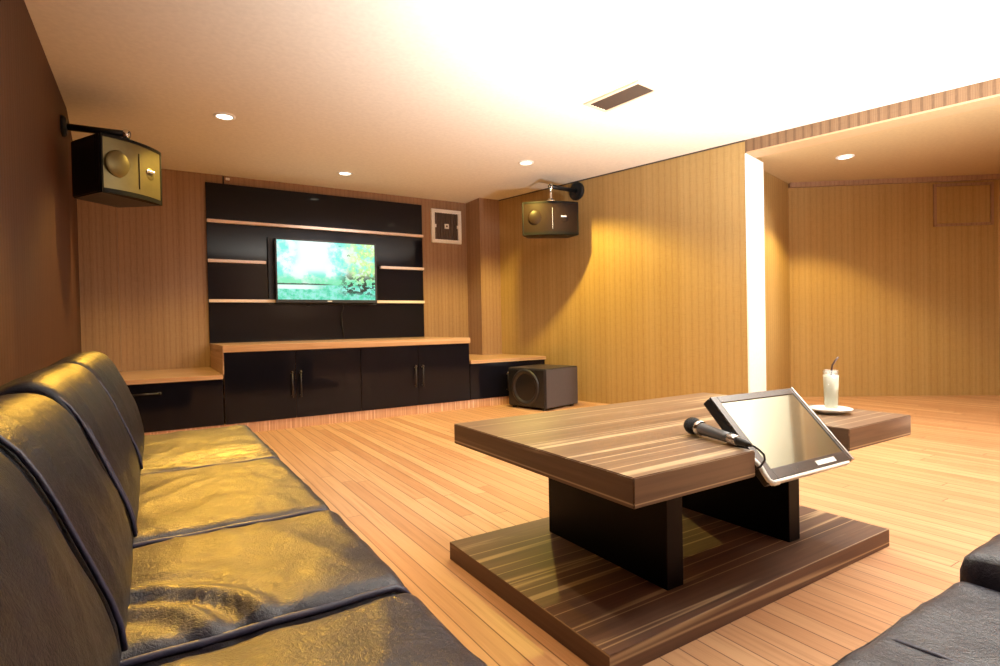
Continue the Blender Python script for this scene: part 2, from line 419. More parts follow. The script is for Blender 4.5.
wall_uv(struct('wall_far', box(-0.75, 5.2, YT, YT + 0.12, 0, H + 0.01), M['paper_b']), 1, 0)
wall_uv(struct('wall_right', prism(bmesh.new(), [rw(0), rw(0, 0.40), rw(3.4, 0.40), rw(3.4)], 0, H + 0.01), M['paper']), TX, TY)
wall_uv(struct('wall_near', box(-0.75, 9.0, YB - 0.12, YB, 0, H + 0.01), M['paper_b']), 1, 0)
J = rw(0.13, 0.36)
dv = Vector((K[0] - J[0], K[1] - J[1])).normalized(); pv = Vector((-dv.y, dv.x))
wall_uv(struct('wall_alcove_side', prism(bmesh.new(), [J, K, (K[0] + pv.x * .1, K[1] + pv.y * .1), (J[0] + pv.x * .1, J[1] + pv.y * .1)], 0, H + 0.01), M['paper']), dv.x, dv.y)
bd = Vector((KR[0] - K[0], KR[1] - K[1])).normalized(); bn = Vector((-bd.y, bd.x))     # bn points out of the alcove
kx = (K[0] - bd.x * 0.1, K[1] - bd.y * 0.1)
wall_uv(struct('wall_alcove_back', prism(bmesh.new(), [kx, KR, (KR[0] + bn.x * .1, KR[1] + bn.y * .1), (kx[0] + bn.x * .1, kx[1] + bn.y * .1)], 0, H + 0.01), M['paper']), bd.x, bd.y)
wall_uv(struct('wall_alcove_end', prism(bmesh.new(), [KR, (7.95, -0.7), (8.1, -0.7), (KR[0] + 0.15, KR[1] + 0.05)], 0, H + 0.01), M['paper']), 0.1, 1)
# pilasters in both far corners
wall_uv(struct('column', box(-0.60, -0.27, 6.17, YT + 0.01, 0, H + 0.005), M['paper_b'], 'shallow papered pilaster in the corner behind the sofa'), 1, 0.6)
wall_uv(struct('column.001', box(3.45, 3.95, 5.93, YT + 0.01, 0, H + 0.005), M['paper_b'], 'papered pilaster between the television wall and the golden wall'), 1, 0.6)
# header beam over the alcove mouth, its pale underside board, and the white jamb
hb = bmesh.new(); prism(hb, [rw(0), rw(0, 0.20), rw(-3.75, 0.20), rw(-3.75)], 2.342, H + 0.005)
wall_uv(struct('beam', hb, M['paper_h'], 'papered header beam over the alcove mouth'), TX, TY)
struct('trim_1', prism(bmesh.new(), [rw(-0.012, -0.004), rw(-0.012, 0.20), rw(-3.75, 0.20), rw(-3.75, -0.004)], 2.328, 2.342), M['beam'], 'pale board under the header beam')
struct('trim_2', prism(bmesh.new(), [rw(0.0, -0.004), rw(0.0, 0.405), rw(-0.014, 0.405), rw(-0.014, -0.004)], 0, 2.330), M['white'], 'white jamb board at the alcove mouth')
wall_uv(struct('trim_3', prism(bmesh.new(), [K, KR, (KR[0] - bn.x * .05, KR[1] - bn.y * .05), (K[0] - bn.x * .05, K[1] - bn.y * .05)], HA - 0.05, HA), M['paper_b'], 'narrow papered cornice along the alcove wall'), bd.x, bd.y)
tc = bmesh.new(); prism(tc, [rw(0.0, -0.006), rw(0.0, 0.0), rw(3.2, 0.0), rw(3.2, -0.006)], H - 0.012, H)
struct('trim_4', tc, M['ventbrown'], 'thin dark joint where the golden wall meets the ceiling')

# ------------------------------------------------------------------ black panel with shelves on the far wall
PX0, PX1 = 0.465, 2.815
t = thing('wall_panel', 'glossy black wall panel with thin pale shelves behind the television', 'wall panel', (1.64, YT, 0.745))
obj('back_board', box(PX0, PX1, YT - 0.03, YT, 0.742, 2.36, bevel=0.002), M['panel'], t)
for x0, x1, z in ((PX0 + .004, PX1 - .004, 1.972), (PX0 + .004, 1.01, 1.572), (2.26, PX1 - .004, 1.572), (PX0 + .004, 1.10, 1.168), (2.19, PX1 - .004, 1.168)):
    obj('shelf', box(x0, x1, YT - 0.075, YT - 0.03, z - 0.015, z + 0.015, bevel=0.002), M['shelf'], t)
# ------------------------------------------------------------------ television
TVF = 6.13
t = thing('television', 'flat screen television showing a bright green lakeside picture', 'television', (1.635, 6.2, 1.15))
tvb = box(1.089, 2.181, TVF + 0.012, TVF + 0.065, 1.150, 1.828, bevel=0.006)
obj('housing', tvb, M['blackplastic'], t)
bz = bmesh.new()
bx(bz, 1.089, 2.181, TVF, TVF + 0.012, 1.150, 1.182, 0.002); bx(bz, 1.089, 2.181, TVF, TVF + 0.012, 1.812, 1.828, 0.002)
bx(bz, 1.089, 1.103, TVF, TVF + 0.012, 1.182, 1.812); bx(bz, 2.160, 2.181, TVF, TVF + 0.012, 1.182, 1.812)
obj('bezel', bz, M['blackplastic'], t)
sb = bmesh.new()
q = [sb.verts.new(p) for p in ((1.103, TVF + 0.006, 1.182), (2.160, TVF + 0.006, 1.182), (2.160, TVF + 0.006, 1.812), (1.103, TVF + 0.006, 1.812))]
q2 = [sb.verts.new(v.co + Vector((0, 0.006, 0))) for v in q]
ff = sb.faces.new(q); sb.faces.new(q2[::-1])
for i in range(4): sb.faces.new((q[i], q2[i], q2[(i + 1) % 4], q[(i + 1) % 4]))
uvl = sb.loops.layers.uv.new('UVMap')
for f in sb.faces:
    for lp in f.loops: lp[uvl].uv = ((lp.vert.co.x - 1.103) / 1.057, (lp.vert.co.z - 1.182) / 0.63)
o = obj('screen', sb, M['picture'], t); o['label'] = 'bright television picture of trees over green water'
obj('logo', box(1.615, 1.665, TVF - 0.003, TVF, 1.160, 1.170), M['lightwhite'], t)
wm = bmesh.new(); bx(wm, 1.03, 2.20, 6.215, 6.25, 1.13, 1.84); bx(wm, 1.45, 1.85, 6.19, 6.22, 1.35, 1.65)  # oversize black plate gives the dark margin beside the television
obj('wall_mount', wm, M['blackmetal'], t)
cb = bmesh.new()
tube(cb, [(1.36 + 0.11 * i / 12, 6.17, 1.155 - 0.045 * math.sin(PI * i / 12)) for i in range(13)], 0.005, 8)
obj('cable', cb, M['blackplastic'], t, smooth=True); cb = bmesh.new()
tube(cb, [(1.80, 6.19, 1.16), (1.81, 6.20, 1.10), (1.79, 6.22, 1.02), (1.80, 6.235, 0.90), (1.82, 6.238, 0.76)], 0.005, 8)
obj('cable', cb, M['blackplastic'], t, smooth=True)
# ------------------------------------------------------------------ exhaust fan on the far wall
t = thing('exhaust_fan', 'square white framed ventilation fan on the wall beside the black panel', 'fan', (3.155, YT, 1.913))
fr = bmesh.new(); fx0, fx1, fz0, fz1, fw = 2.946, 3.362, 1.913, 2.335, 0.045
bx(fr, fx0, fx1, YT - 0.03, YT, fz0, fz0 + fw, .004); bx(fr, fx0, fx1, YT - 0.03, YT, fz1 - fw, fz1, .004)
bx(fr, fx0, fx0 + fw, YT - 0.03, YT, fz0 + fw, fz1 - fw); bx(fr, fx1 - fw, fx1, YT - 0.03, YT, fz0 + fw, fz1 - fw)
bx(fr, fx0 + fw, fx0 + fw + .018, YT - .03, YT, 2.105, 2.145); bx(fr, fx1 - fw - .018, fx1 - fw, YT - .03, YT, 2.105, 2.145)
obj('frame', fr, M['lightwhite'], t)
gr = bmesh.new(); bx(gr, fx0 + fw, fx1 - fw, YT - 0.010, YT, fz0 + fw, fz1 - fw)
for i in range(9):
    x = fx0 + fw + 0.018 + i * 0.0365; bx(gr, x - .009, x + .009, YT - 0.022, YT - 0.010, fz0 + fw, fz1 - fw)
obj('grille', gr, M['fanbrown'], t)
bdg = bmesh.new(); bx(bdg, 3.124, 3.184, YT - .030, YT - .022, 2.095, 2.155, .003)
o = obj('badge', bdg, M['lightwhite'], t)
obj('badge_centre', box(3.143, 3.165, YT - .033, YT - .030, 2.114, 2.136), M['fanbrown'], o)
# wire running from the ceiling to the panel
t = thing('wall_wire', 'short dark wire with a pale clip above the black panel', 'wire', (0.632, YT, 2.36))
obj('wire', tube(bmesh.new(), [(0.632, YT - .008, 2.44), (0.632, YT - .008, 2.40), (0.632, YT - .008, 2.362)], 0.007, 8), M['blackplastic'], t, True)
obj('clip', box(0.652, 0.690, YT - .025, YT, 2.405, 2.428, bevel=.004), M['lightwhite'], t)

# ------------------------------------------------------------------ run of cabinets
ZC, ZL = 0.7415, 0.5014
def handle(parent, x, z0, z1, horiz=None):
    bm = bmesh.new(); y = YC - 0.035
    if horiz is None:
        tube(bm, [(x, y, z0), (x, y, (z0 + z1) / 2), (x, y, z1)], 0.0065, 8)
        for z in (z0 + .015, z1 - .012): tube(bm, [(x, y, z), (x, YC + 0.001, z)], 0.006, 8)
        lathe(bm, [(0, -.012), (.010, -.008), (.012, 0), (.010, .008), (0, .012)], (x, y, z1), (0, 1, 0), 12)
    else:
        xa, xb, z = horiz
        tube(bm, [(xa, y, z), ((xa + xb) / 2, y, z), (xb, y, z)], 0.0065, 8)
        for q in (xa + .015, xb - .012): tube(bm, [(q, y, z), (q, YC + 0.001, z)], 0.006, 8)
        lathe(bm, [(0, -.012), (.010, -.008), (.012, 0), (.010, .008), (0, .012)], (xb, y, z), (0, 1, 0), 12)
    o = obj('handle', bm, M['steel'], parent, True); o.data.materials.append(M['chrome'])
    for f in list(o.data.polygons)[-36:]: f.material_index = 1
    return o
CB = 0.088
t = thing('media_cabinet', 'long black gloss cabinet with a pale wood top under the television', 'cabinet', (1.63, 5.65, 0))
obj('body', box(0.4776, 2.783, YC + 0.02, YT - .035, CB, ZC - 0.058), M['veneer_d'], t)
obj('side_panel', box(0.4700, 0.4776, YC + 0.003, YT - .004, ZL, ZC - 0.05), M['counter'], t)['label'] = 'brown wood side panel of the long cabinet'
obj('countertop', box(0.470, 2.792, YC - 0.012, YT - 0.004, ZC - 0.058, ZC, bevel=0.003), M['counter'], t)
xs = [0.4776, 1.042, 1.625, 2.204, 2.783]
for i in range(4):
    d = obj('door', box(xs[i] + .002, xs[i + 1] - .002, YC, YC + 0.02, CB, ZC - 0.060, bevel=0.0015), M['gloss'], t)
    hx = (1.006, 1.078, 2.166, 2.242)[i]
    handle(d, hx, 0.27, 0.492 if i < 2 else 0.477)
t = thing('low_cabinet', 'low black gloss cabinet with a drawer, beyond the far end of the long sofa', 'cabinet', (0.0, 5.65, 0))
obj('body', box(XL + 0.002, 0.468, YC + 0.02, YT - 0.115, CB, ZL - 0.035), M['veneer_d'], t)
lc = bmesh.new(); prism(lc, [(XL + .002, YC - .012), (0.469, YC - .012), (0.469, YT - .002), (-0.268, YT - .002), (-0.268, 6.168), (XL + .002, 6.168)], ZL - 0.035, ZL, 0.002)
obj('countertop', lc, M['counter'], t)
d = obj('drawer', box(XL + .004, 0.466, YC, YC + .02, CB + .002, ZL - .037, bevel=.0015), M['gloss'], t)
handle(d, 0, 0, 0, (-0.19, 0.024, 0.388))
t = thing('low_cabinet', 'low black gloss cabinet with two doors, between the long cabinet and the subwoofer', 'cabinet', (3.27, 5.6, 0))
obj('body', box(2.785, 3.76, YC + .02, 5.80, CB, ZL - .035), M['veneer_d'], t)
lc = bmesh.new(); xr = lambda y: E0.x + TX / TY * (y - E0.y) - .002
prism(lc, [(2.794, YC - .012), (3.772, YC - .012), (xr(5.24) - .1, 5.24), (xr(5.928), 5.928), (3.448, 5.928), (3.448, YT - .002), (2.794, YT - .002)], ZL - .035, ZL, 0.002)
obj('countertop', lc, M['counter'], t)
for x0, x1, hx in ((2.787, 3.272, 3.238), (3.276, 3.76, 3.312)):
    d = obj('door', box(x0, x1, YC, YC + .02, CB + .002, ZL - .037, bevel=.0015), M['gloss'], t)
    handle(d, hx, 0.15, 0.345)
struct('baseboard_far', box(XL, 3.74, YK, YK + 0.02, 0, CB), M['kick'], 'pale wood plinth board under the run of cabinets')

# ------------------------------------------------------------------ subwoofer against the golden wall
ang = math.atan2(NY, NX)
t = thing('subwoofer', 'black box subwoofer on the floor in front of the low cabinet', 'subwoofer', (3.262, 4.39, 0), ang)
W_, D_, H_ = 0.54, 0.515, 0.42
ca = bmesh.new(); bx(ca, 0.012, W_, 0, D_, 0.02, H_, .012, 3)
obj('cabinet', ca, M['vinyl'], t, local=True)
obj('side_board', box(0.022, W_ - .010, -0.004, 0.0, 0.030, H_ - .012, bevel=.0015), M['greyplastic'], t, local=True)['label'] = 'grey side board of the subwoofer'
obj('baffle', box(0.0, 0.012, 0.015, D_ - .015, 0.035, H_ - .015, bevel=.003), M['blackplastic'], t, local=True)
dr = bmesh.new(); lathe(dr, [(0.185, 0.0), (0.185, 0.012), (0.165, 0.02), (0.150, 0.008), (0.075, -0.03), (0.06, -0.02), (0.03, -0.008), (0, -0.005)], (0.002, 0.26, 0.225), (-1, 0, 0), 40, closed=False)
obj('driver', dr, M['vinyl'], t, smooth=True, local=True)
for fx, fy in ((.05, .05), (W_ - .05, .05), (.05, D_ - .05), (W_ - .05, D_ - .05)):
    obj('foot', lathe(bmesh.new(), [(.022, 0), (.025, .02)], (fx, fy, 0), n=16), M['blackplastic'], t, local=True)

# ------------------------------------------------------------------ wall speakers (x = across the front, y = into the box)
def speaker(name, label, fc, ang, W, HH, D, front):
    t = thing(name, label, 'speaker', fc, ang, 'speakers on wall brackets')
    n = 18; bul = W * 0.11
    def fy(x): return -bul * (1 - (2 * x / W) ** 2)
    cbm = bmesh.new()
    wb = W * 0.74 / 2
    prism(cbm, [(-W / 2, 0), (W / 2, 0), (W / 2, .04), (wb, D), (-wb, D), (-W / 2, .04)], -HH / 2, HH / 2, .008)
    obj('cabinet', cbm, M['blackplastic'], t, local=True)
    fbm = bmesh.new()
    xsn = [-W / 2 + .012 + (W - .024) * i / n for i in range(n + 1)]
    prism(fbm, [(x, fy(x)) for x in xsn] + [(W / 2 - .012, .004), (-W / 2 + .012, .004)], -HH / 2 + .018, HH / 2 - .018)
    smooth_angle(obj('front_grille', fbm, front, t, local=True), 25)
    lip = bmesh.new()
    for z0, z1 in ((-HH / 2, -HH / 2 + .030), (HH / 2 - .018, HH / 2)):
        prism(lip, [(x, fy(x) - .006) for x in xsn] + [(W / 2 - .012, .002), (-W / 2 + .012, .002)], z0, z1)
    for sx in (-1, 1):
        a, b = sorted((sx * (W / 2 - .014), sx * W / 2)); bx(lip, a, b, -.008, .004, -HH / 2, HH / 2, .003)
    obj('front_rim', lip, M['rim'], t, local=True)
    dm = bmesh.new(); dx = -W * 0.27
    rr = HH * 0.24
    lathe(dm, [(rr, 0), (rr * .98, .004), (rr * .8, .010), (rr * .5, .016), (rr * .2, .019), (0, .0195)], (dx, fy(dx) + .004, .01), (-.05, -1, 0), 36)
    obj('woofer_dome', dm, front, t, smooth=True, local=True)
    sx = W * 0.02
    obj('slot', box(sx - .003, sx + .003, fy(sx) - .004, fy(sx) + .01, -HH * .33, HH * .30, bevel=.002), M['gold_d'] if front is M['gold'] else M['silver'], t, local=True)
    hx = W * 0.22
    obj('horn', lathe(bmesh.new(), [(.040, 0), (.038, .002), (.030, .004), (.015, .004), (0, .004)], (hx, fy(hx) + .001, -.0), (.1, -1, 0), 24), front, t, smooth=True, local=True)
    obj('name_plate', box(hx - .03, hx + .03, fy(hx) - .014, fy(hx) - .006, .004, .022, bevel=.002), M['silver'], t, local=True)
    return t
def bracket(label, plate_c, plate_n, arm_end, drop_to, radius):
    t = thing('speaker_bracket', label, 'bracket', tuple(plate_c), 0, 'speaker brackets')
    n_ = Vector(plate_n).normalized(); pc = Vector(plate_c); ae = Vector(arm_end)
    pb = bmesh.new(); lathe(pb, [(radius, 0), (radius, .015), (radius * .82, .028), (radius * .3, .032), (0, .032)], pc, n_, 28)
    obj('wall_plate', pb, M['blackmetal'], t)
    ab = bmesh.new(); tube(ab, [pc + n_ * .02, pc * .5 + ae * .5 + n_ * .01, ae + n_ * .02], .022, 10)
    obj('arm', ab, M['blackmetal'], t, True)
    jb = bmesh.new(); lathe(jb, [(.0, .03), (.018, .026), (.022, .0), (.020, -.03), (.012, -.036), (.012, drop_to - ae.z + .03), (.026, drop_to - ae.z + .026), (.032, drop_to - ae.z + .008), (.05, drop_to - ae.z + .006), (.05, drop_to - ae.z), (0, drop_to - ae.z)], ae, n=20)
    o = obj('swivel', jb, M['chrome'], t, True); o['label'] = 'chrome swivel joint'
    return t
# left: hung in the corner over the sofa, facing the room; right: on the golden wall
fdir = Vector((.305, .27)).normalized()
speaker('wall_speaker', 'bronze fronted speaker hung in the corner above the sofa', (-0.10, 4.44, 1.945), math.atan2(fdir.y, fdir.x), 0.44, 0.375, 0.33, M['gold'])
bracket('black arm bracket holding the bronze fronted corner speaker', (XL + .001, 4.62, 2.235), (1, 0, 0), (-0.13, 4.50, 2.205), 2.106, 0.07)
sp_t = 0.46
ax, ay = 4.018 - NX * sp_t, 4.744 - NY * sp_t
vx, vy = math.cos(YAW), -math.sin(YAW)      # across the view
speaker('wall_speaker', 'dark fronted speaker on the golden wall near the far pilaster', (3.595, 4.685, 1.985), math.atan2(vy, vx) + 0.06, 0.60, 0.35, 0.22, M['gold_d'])
bracket('black arm bracket with a round plate on the golden wall', (*rw((4.744 - E0.y) / TY), 2.335), (-NX, -NY, 0), (ax, ay, 2.315), 2.158, 0.10)
# ------------------------------------------------------------------ ceiling fittings
for x, y, z, pw, colr, cone, lab in DOWNS:
    t = thing('downlight', lab, 'downlight', (x, y, z), 0, 'recessed downlights')
    R_ = 0.075
    obj('trim_ring', lathe(bmesh.new(), [(R_ * .74, -.001), (R_ * .76, -.010), (R_ * 1.0, -.006), (R_ * 1.02, 0)], (0, 0, 0), closed=False, n=32), M['lightwhite'], t, True, True)
    obj('lamp', lathe(bmesh.new(), [(R_ * .76, -.0005), (R_ * .70, -.005), (R_ * .4, -.009), (0, -.010)], (0, 0, 0), n=32), M['bulb'], t, True, True)
t = thing('ceiling_vent', 'rectangular slatted air vent in the white ceiling', 'vent', (2.806, 2.824, H), 0.12)
vw, vl, g = .121, .241, .030
vf = bmesh.new()
bx(vf, -vw, vw, -vl, -vl + g, -.014, 0, .003); bx(vf, -vw, vw, vl - g, vl, -.014, 0, .003)
bx(vf, -vw, -vw + g, -vl + g, vl - g, -.014, 0); bx(vf, vw - g, vw, -vl + g, vl - g, -.014, 0)
obj('frame', vf, M['ventframe'], t, local=True)
obj('backing', box(-vw + g, vw - g, -vl + g, vl - g, -.002, 0), M['ventbrown'], t, local=True)
for i in range(6):
    x = -vw + g + .015 + i * .030
    sl = bmesh.new(); bx(sl, -.011, .011, -vl + g, vl - g, -.0015, .0015)
    sl.transform(Matrix.Translation((x, 0, -.008)) @ Matrix.Rotation(0.35, 4, 'Y'))
    obj('slat', sl, M['ventbrown'], t, local=True)
# hatch in the alcove wall
def bwp(a, off, z): return (K[0] + bd.x * a - bn.x * off, K[1] + bd.y * a - bn.y * off, z)
def bw_box(bm, a0, a1, o0, o1, z0, z1): return prism(bm, [bwp(a0, o0, 0)[:2], bwp(a1, o0, 0)[:2], bwp(a1, o1, 0)[:2], bwp(a0, o1, 0)[:2]], z0, z1)
a0, a1, z0, z1 = 1.50, 2.10, 1.84, 2.296
t = thing('wall_hatch', 'square papered access hatch high on the alcove wall', 'hatch', bwp(1.8, 0, z0))
wall_uv(obj('hatch_door', bw_box(bmesh.new(), a0 + .03, a1 - .03, 0, .012, z0 + .03, z1 - .03), M['paper'], t), bd.x, bd.y)
fb = bmesh.new()
bw_box(fb, a0, a1, 0, .022, z0, z0 + .026); bw_box(fb, a0, a1, 0, .022, z1 - .026, z1); bw_box(fb, a0, a0 + .026, 0, .022, z0 + .026, z1 - .026); bw_box(fb, a1 - .026, a1, 0, .022, z0 + .026, z1 - .026)
wall_uv(obj('frame', fb, M['paper_b'], t), bd.x, bd.y)

# ------------------------------------------------------------------ coffee table
TX0, TX1, TY0, TY1, ZT, BT = 0.9014, 2.2773, 0.8883, 1.7637, 0.513, 0.0712
t = thing('coffee_table', 'low brown striped wood table with two black legs on a wide plinth', 'table', (1.62, 1.40, 0))
NXA, NXB, NYD = 1.355, 1.845, 0.985
top = prism(bmesh.new(), [(TX0, TY0), (NXA, TY0), (NXA, NYD), (NXB, NYD), (NXB, TY0), (TX1, TY0), (TX1, TY1), (TX0, TY1)], ZT - BT, ZT, .0025)
obj('tabletop', top, M['veneer'], t)
obj('plinth', box(0.9068, 2.3296, 0.9823, 1.8303, 0, 0.0641, bevel=.002), M['veneer_d'], t)
obj('leg', box(1.270, 1.341, 1.121, 1.70, 0.0641, ZT - BT, bevel=.002), M['ebony'], t)
obj('leg', box(1.905, 1.972, 1.121, 1.70, 0.0641, ZT - BT, bevel=.002), M['ebony'], t)

# ------------------------------------------------------------------ tilted song screen in the table's notch
A_ = Vector((1.378, 0.857, 0.432)); U_ = Vector((1.0, 0.0, -0.012)).normalized(); V_ = Vector((0, 0.193, 0.205)).normalized(); N_ = U_.cross(V_).normalized()
SW, SH, ST = 0.425, 0.282, 0.032
t = thing('touch_screen', 'tilted song selection screen propped in the notch of the coffee table', 'screen', tuple(A_ + U_ * SW / 2))
def sbox(bm, u0, u1, v0, v1, n0, n1, bevel=0.0):
    m = Matrix(((U_.x, V_.x, N_.x, A_.x), (U_.y, V_.y, N_.y, A_.y), (U_.z, V_.z, N_.z, A_.z), (0, 0, 0, 1)))
    b2 = bmesh.new(); bx(b2, u0, u1, v0, v1, n0, n1, bevel); b2.transform(m)
    me = bpy.data.meshes.new('tmp'); b2.to_mesh(me); b2.free(); bm.from_mesh(me); bpy.data.meshes.remove(me)
    return bm
obj('housing', sbox(bmesh.new(), 0, SW, 0, SH, -ST, -.004, .006), M['blackplastic'], t)
fb = bmesh.new(); BL, BR, BTm, BB = .030, .016, .026, .034
sbox(fb, .002, BL, .002, SH - .002, -.004, .004, .002); sbox(fb, SW - BR, SW - .002, .002, SH - .002, -.004, .004, .002)
sbox(fb, BL, SW - BR, .002, BB, -.004, .004, .002); sbox(fb, BL, SW - BR, SH - BTm, SH - .002, -.004, .004, .002)
obj('bezel', fb, M['bezel'], t)
eb = bmesh.new(); sbox(eb, SW - .004, SW + .003, .0, SH, -.010, .006, .002);
obj('edge_strip', eb, M['silver'], t)['label'] = 'silver edge strip around the screen'
wb_ = sbox(bmesh.new(), 0.004, SW - .03, -.007, .002, -.014, .005, .003)
obj('lower_strip', wb_, M['china'], t)['label'] = 'white strip along the lower edge of the screen'
sb = sbox(bmesh.new(), BL, SW - BR, BB, SH - BTm, -.004, .001)
uvl = sb.loops.layers.uv.new('UVMap')
for f in sb.faces:
    for lp in f.loops:
        q = lp.vert.co - A_; lp[uvl].uv = (q.dot(U_) / SW, q.dot(V_) / SH)
obj('screen', sb, M['touch'], t)['label'] = 'pale reflective screen glass'
obj('label_strip', sbox(bmesh.new(), .235, .335, .010, .024, .004, .0055), M['china'], t)['label'] = 'white label on the lower bezel'
st = bmesh.new(); bx(st, 1.50, 1.70, .950, .984, .452, .492, .003)
obj('stand', st, M['blackmetal'], t)
wl = bmesh.new()
q_ = lambda u, v, n: A_ + U_ * u + V_ * v + N_ * n
tube(wl, [q_(-.006, .098, -.004), q_(-.012, .085, .002), q_(-.012, .065, .004), q_(-.006, .045, .004), q_(-.008, .025, .002), q_(-.004, .006, -.002), q_(.010, -.004, -.004), q_(.03, -.004, -.005)], .007, 10)
obj('side_clip', wl, M['china'], t, True)['label'] = 'white curved clip at the lower corner'

# ------------------------------------------------------------------ microphone
h0, h1 = Vector((1.398, 1.128, 0.541)), Vector((1.338, 0.893, 0.5300))
ax_ = (h1 - h0).normalized(); L_ = (h1 - h0).length
t = thing('microphone', 'black and grey hand microphone lying on the coffee table', 'microphone', tuple(h0 - Vector((0, 0, .025))))
obj('head', lathe(bmesh.new(), [(0, -.002), (.012, 0), (.020, .006), (.0255, .018), (.0265, .030), (.024, .042), (.019, .052)], h0 - ax_ * .02, ax_, 28), M['mesh'], t, True)
obj('collar', lathe(bmesh.new(), [(.0185, .048), (.0225, .050), (.0225, .064), (.0185, .067)], h0 - ax_ * .02, ax_, 28), M['chrome'], t, True)['label'] = 'silver collar'
obj('body', lathe(bmesh.new(), [(.0175, .064), (.0185, .074), (.017, .10), (.0150, .165), (.0140, .185)], h0 - ax_ * .02, ax_, 28), M['micgrey'], t, True)
obj('ring', lathe(bmesh.new(), [(.0140, .185), (.0150, .187), (.0140, .215), (.0125, .217)], h0 - ax_ * .02, ax_, 28), M['silver'], t, True)
obj('plug', lathe(bmesh.new(), [(.011, .215), (.0115, .225), (.009, L_ + .01), (.005, L_ + .025)], h0 - ax_ * .02, ax_, 20), M['blackplastic'], t, True)
cd = bmesh.new(); e = h1 + ax_ * .002
tube(cd, [e, e + ax_ * .012 + Vector((.006, 0, -.003)), (1.347, .872, .518), (1.358, .866, .506), (1.366, .868, .490), (1.364, .880, .470), (1.360, .905, .452)], .003, 8)
obj('cord', cd, M['blackplastic'], t, True)

# ------------------------------------------------------------------ drink on its saucer
sc_ = Vector((2.115, 1.082, ZT))
s = lathe(bmesh.new(), [(0, .0), (.040, .0), (.042, .004), (.060, .009), (.072, .016), (.074, .018), (.071, .019), (.058, .013), (.040, .008), (0, .008)], sc_, n=48, closed=False)
o = obj('saucer', s, M['china'], None, True); tag(o, 'white saucer under the tall glass on the table end', 'saucer')
gb = sc_ + Vector((0.006, 0.0, .0085))
t = thing('drinking_glass', 'tall glass of milky drink standing on the white saucer', 'glass', tuple(gb))
obj('tumbler', lathe(bmesh.new(), [(0, 0), (.0215, 0), (.0225, .004), (.0275, .150), (.0265, .150), (.0212, .010), (0, .010)], gb, n=40, closed=False), M['glass'], t, True)
obj('drink', lathe(bmesh.new(), [(0, .0105), (.0208, .0105), (.0258, .131), (0, .131)], gb, n=40, closed=False), M['milk'], t, True)
so = obj('drinking_straw', tube(bmesh.new(), [gb + Vector((-.006, 0, .100)), gb + Vector((.002, -.002, .150)), gb + Vector((.006, -.003, .168)), gb + Vector((.016, -.008, .184)), gb + Vector((.027, -.014, .197))], .0033, 10), M['straw'], None, True)
tag(so, 'dark bent drinking straw in the tall glass', 'straw')

# ------------------------------------------------------------------ leather sofas
def sgnp(v, e): return math.copysign(abs(v) ** e, v)
def cushion(x0, x1, y0, y1, z0, z1, r=0.035, puff=0.02, seed=0, fold=None, nx=40, ny=52, nz=8):
    """soft rounded block, domed on top, with folds"""
    bm = bmesh.new()
    cx, cy, cz = (x0 + x1) / 2, (y0 + y1) / 2, (z0 + z1) / 2
    hx, hy, hz = (x1 - x0) / 2, (y1 - y0) / 2, (z1 - z0) / 2
    vd = {}
    def vert(i, j, k):
        key = (i, j, k)
        if key in vd: return vd[key]
        a, b, c = 2 * i / nx - 1, 2 * j / ny - 1, 2 * k / nz - 1
        # denser towards the rims
        a, b = math.sin(a * PI / 2) * .5 + a * .5, math.sin(b * PI / 2) * .5 + b * .5
        p = Vector((a * hx, b * hy, c * hz))
        q = Vector((max(-hx + r, min(hx - r, p.x)), max(-hy + r, min(hy - r, p.y)), max(-hz + r, min(hz - r, p.z))))
        d = p - q
        if d.length > 1e-9: p = q + d.normalized() * min(d.length, r) if d.length > r else p
        u, v = p.x / hx, p.y / hy
        dome = max(0, 1 - u ** 4) ** .6 * max(0, 1 - v ** 4) ** .6
        if c > 0: p.z += puff * dome * c
        w = p + Vector((cx, cy, cz))
        if c > 0.2:
            s = noise.noise(w * 5.0 + Vector((seed * 3.1, 0, 0))) * .006 + noise.noise(w * 14 + Vector((0, seed * 5.7, 0))) * .0022
            ridge = 1 - abs(noise.noise(Vector((w.x * 9, w.y * 5, seed * 9.3))))
            s += (ridge ** 6) * .004
            if fold: s += fold(w)
            w.z += s * c
        vd[key] = bm.verts.new(w)
        return vd[key]
    def face(*ks): bm.faces.new([vert(*k) for k in ks])
    for i in range(nx):
        for j in range(ny):
            face((i, j, nz), (i + 1, j, nz), (i + 1, j + 1, nz), (i, j + 1, nz)); face((i, j, 0), (i, j + 1, 0), (i + 1, j + 1, 0), (i + 1, j, 0))
    for i in range(nx):
        for k in range(nz):
            face((i, 0, k), (i + 1, 0, k), (i + 1, 0, k + 1), (i, 0, k + 1)); face((i, ny, k), (i, ny, k + 1), (i + 1, ny, k + 1), (i + 1, ny, k))
    for j in range(ny):
        for k in range(nz):
            face((0, j, k), (0, j, k + 1), (0, j + 1, k + 1), (0, j + 1, k)); face((nx, j, k), (nx, j + 1, k), (nx, j + 1, k + 1), (nx, j, k + 1))
    bmesh.ops.recalc_face_normals(bm, faces=bm.faces[:])
    return bm
BPROF = [(-.050, .395), (-.050, .45), (-.062, .50), (-.088, .565), (-.116, .64), (-.143, .700), (-.170, .736), (-.203, .750), (-.240, .742), (-.290, .712), (-.340, .668), (-.390, .610), (-.430, .545), (-.448, .48), (-.452, .395)]
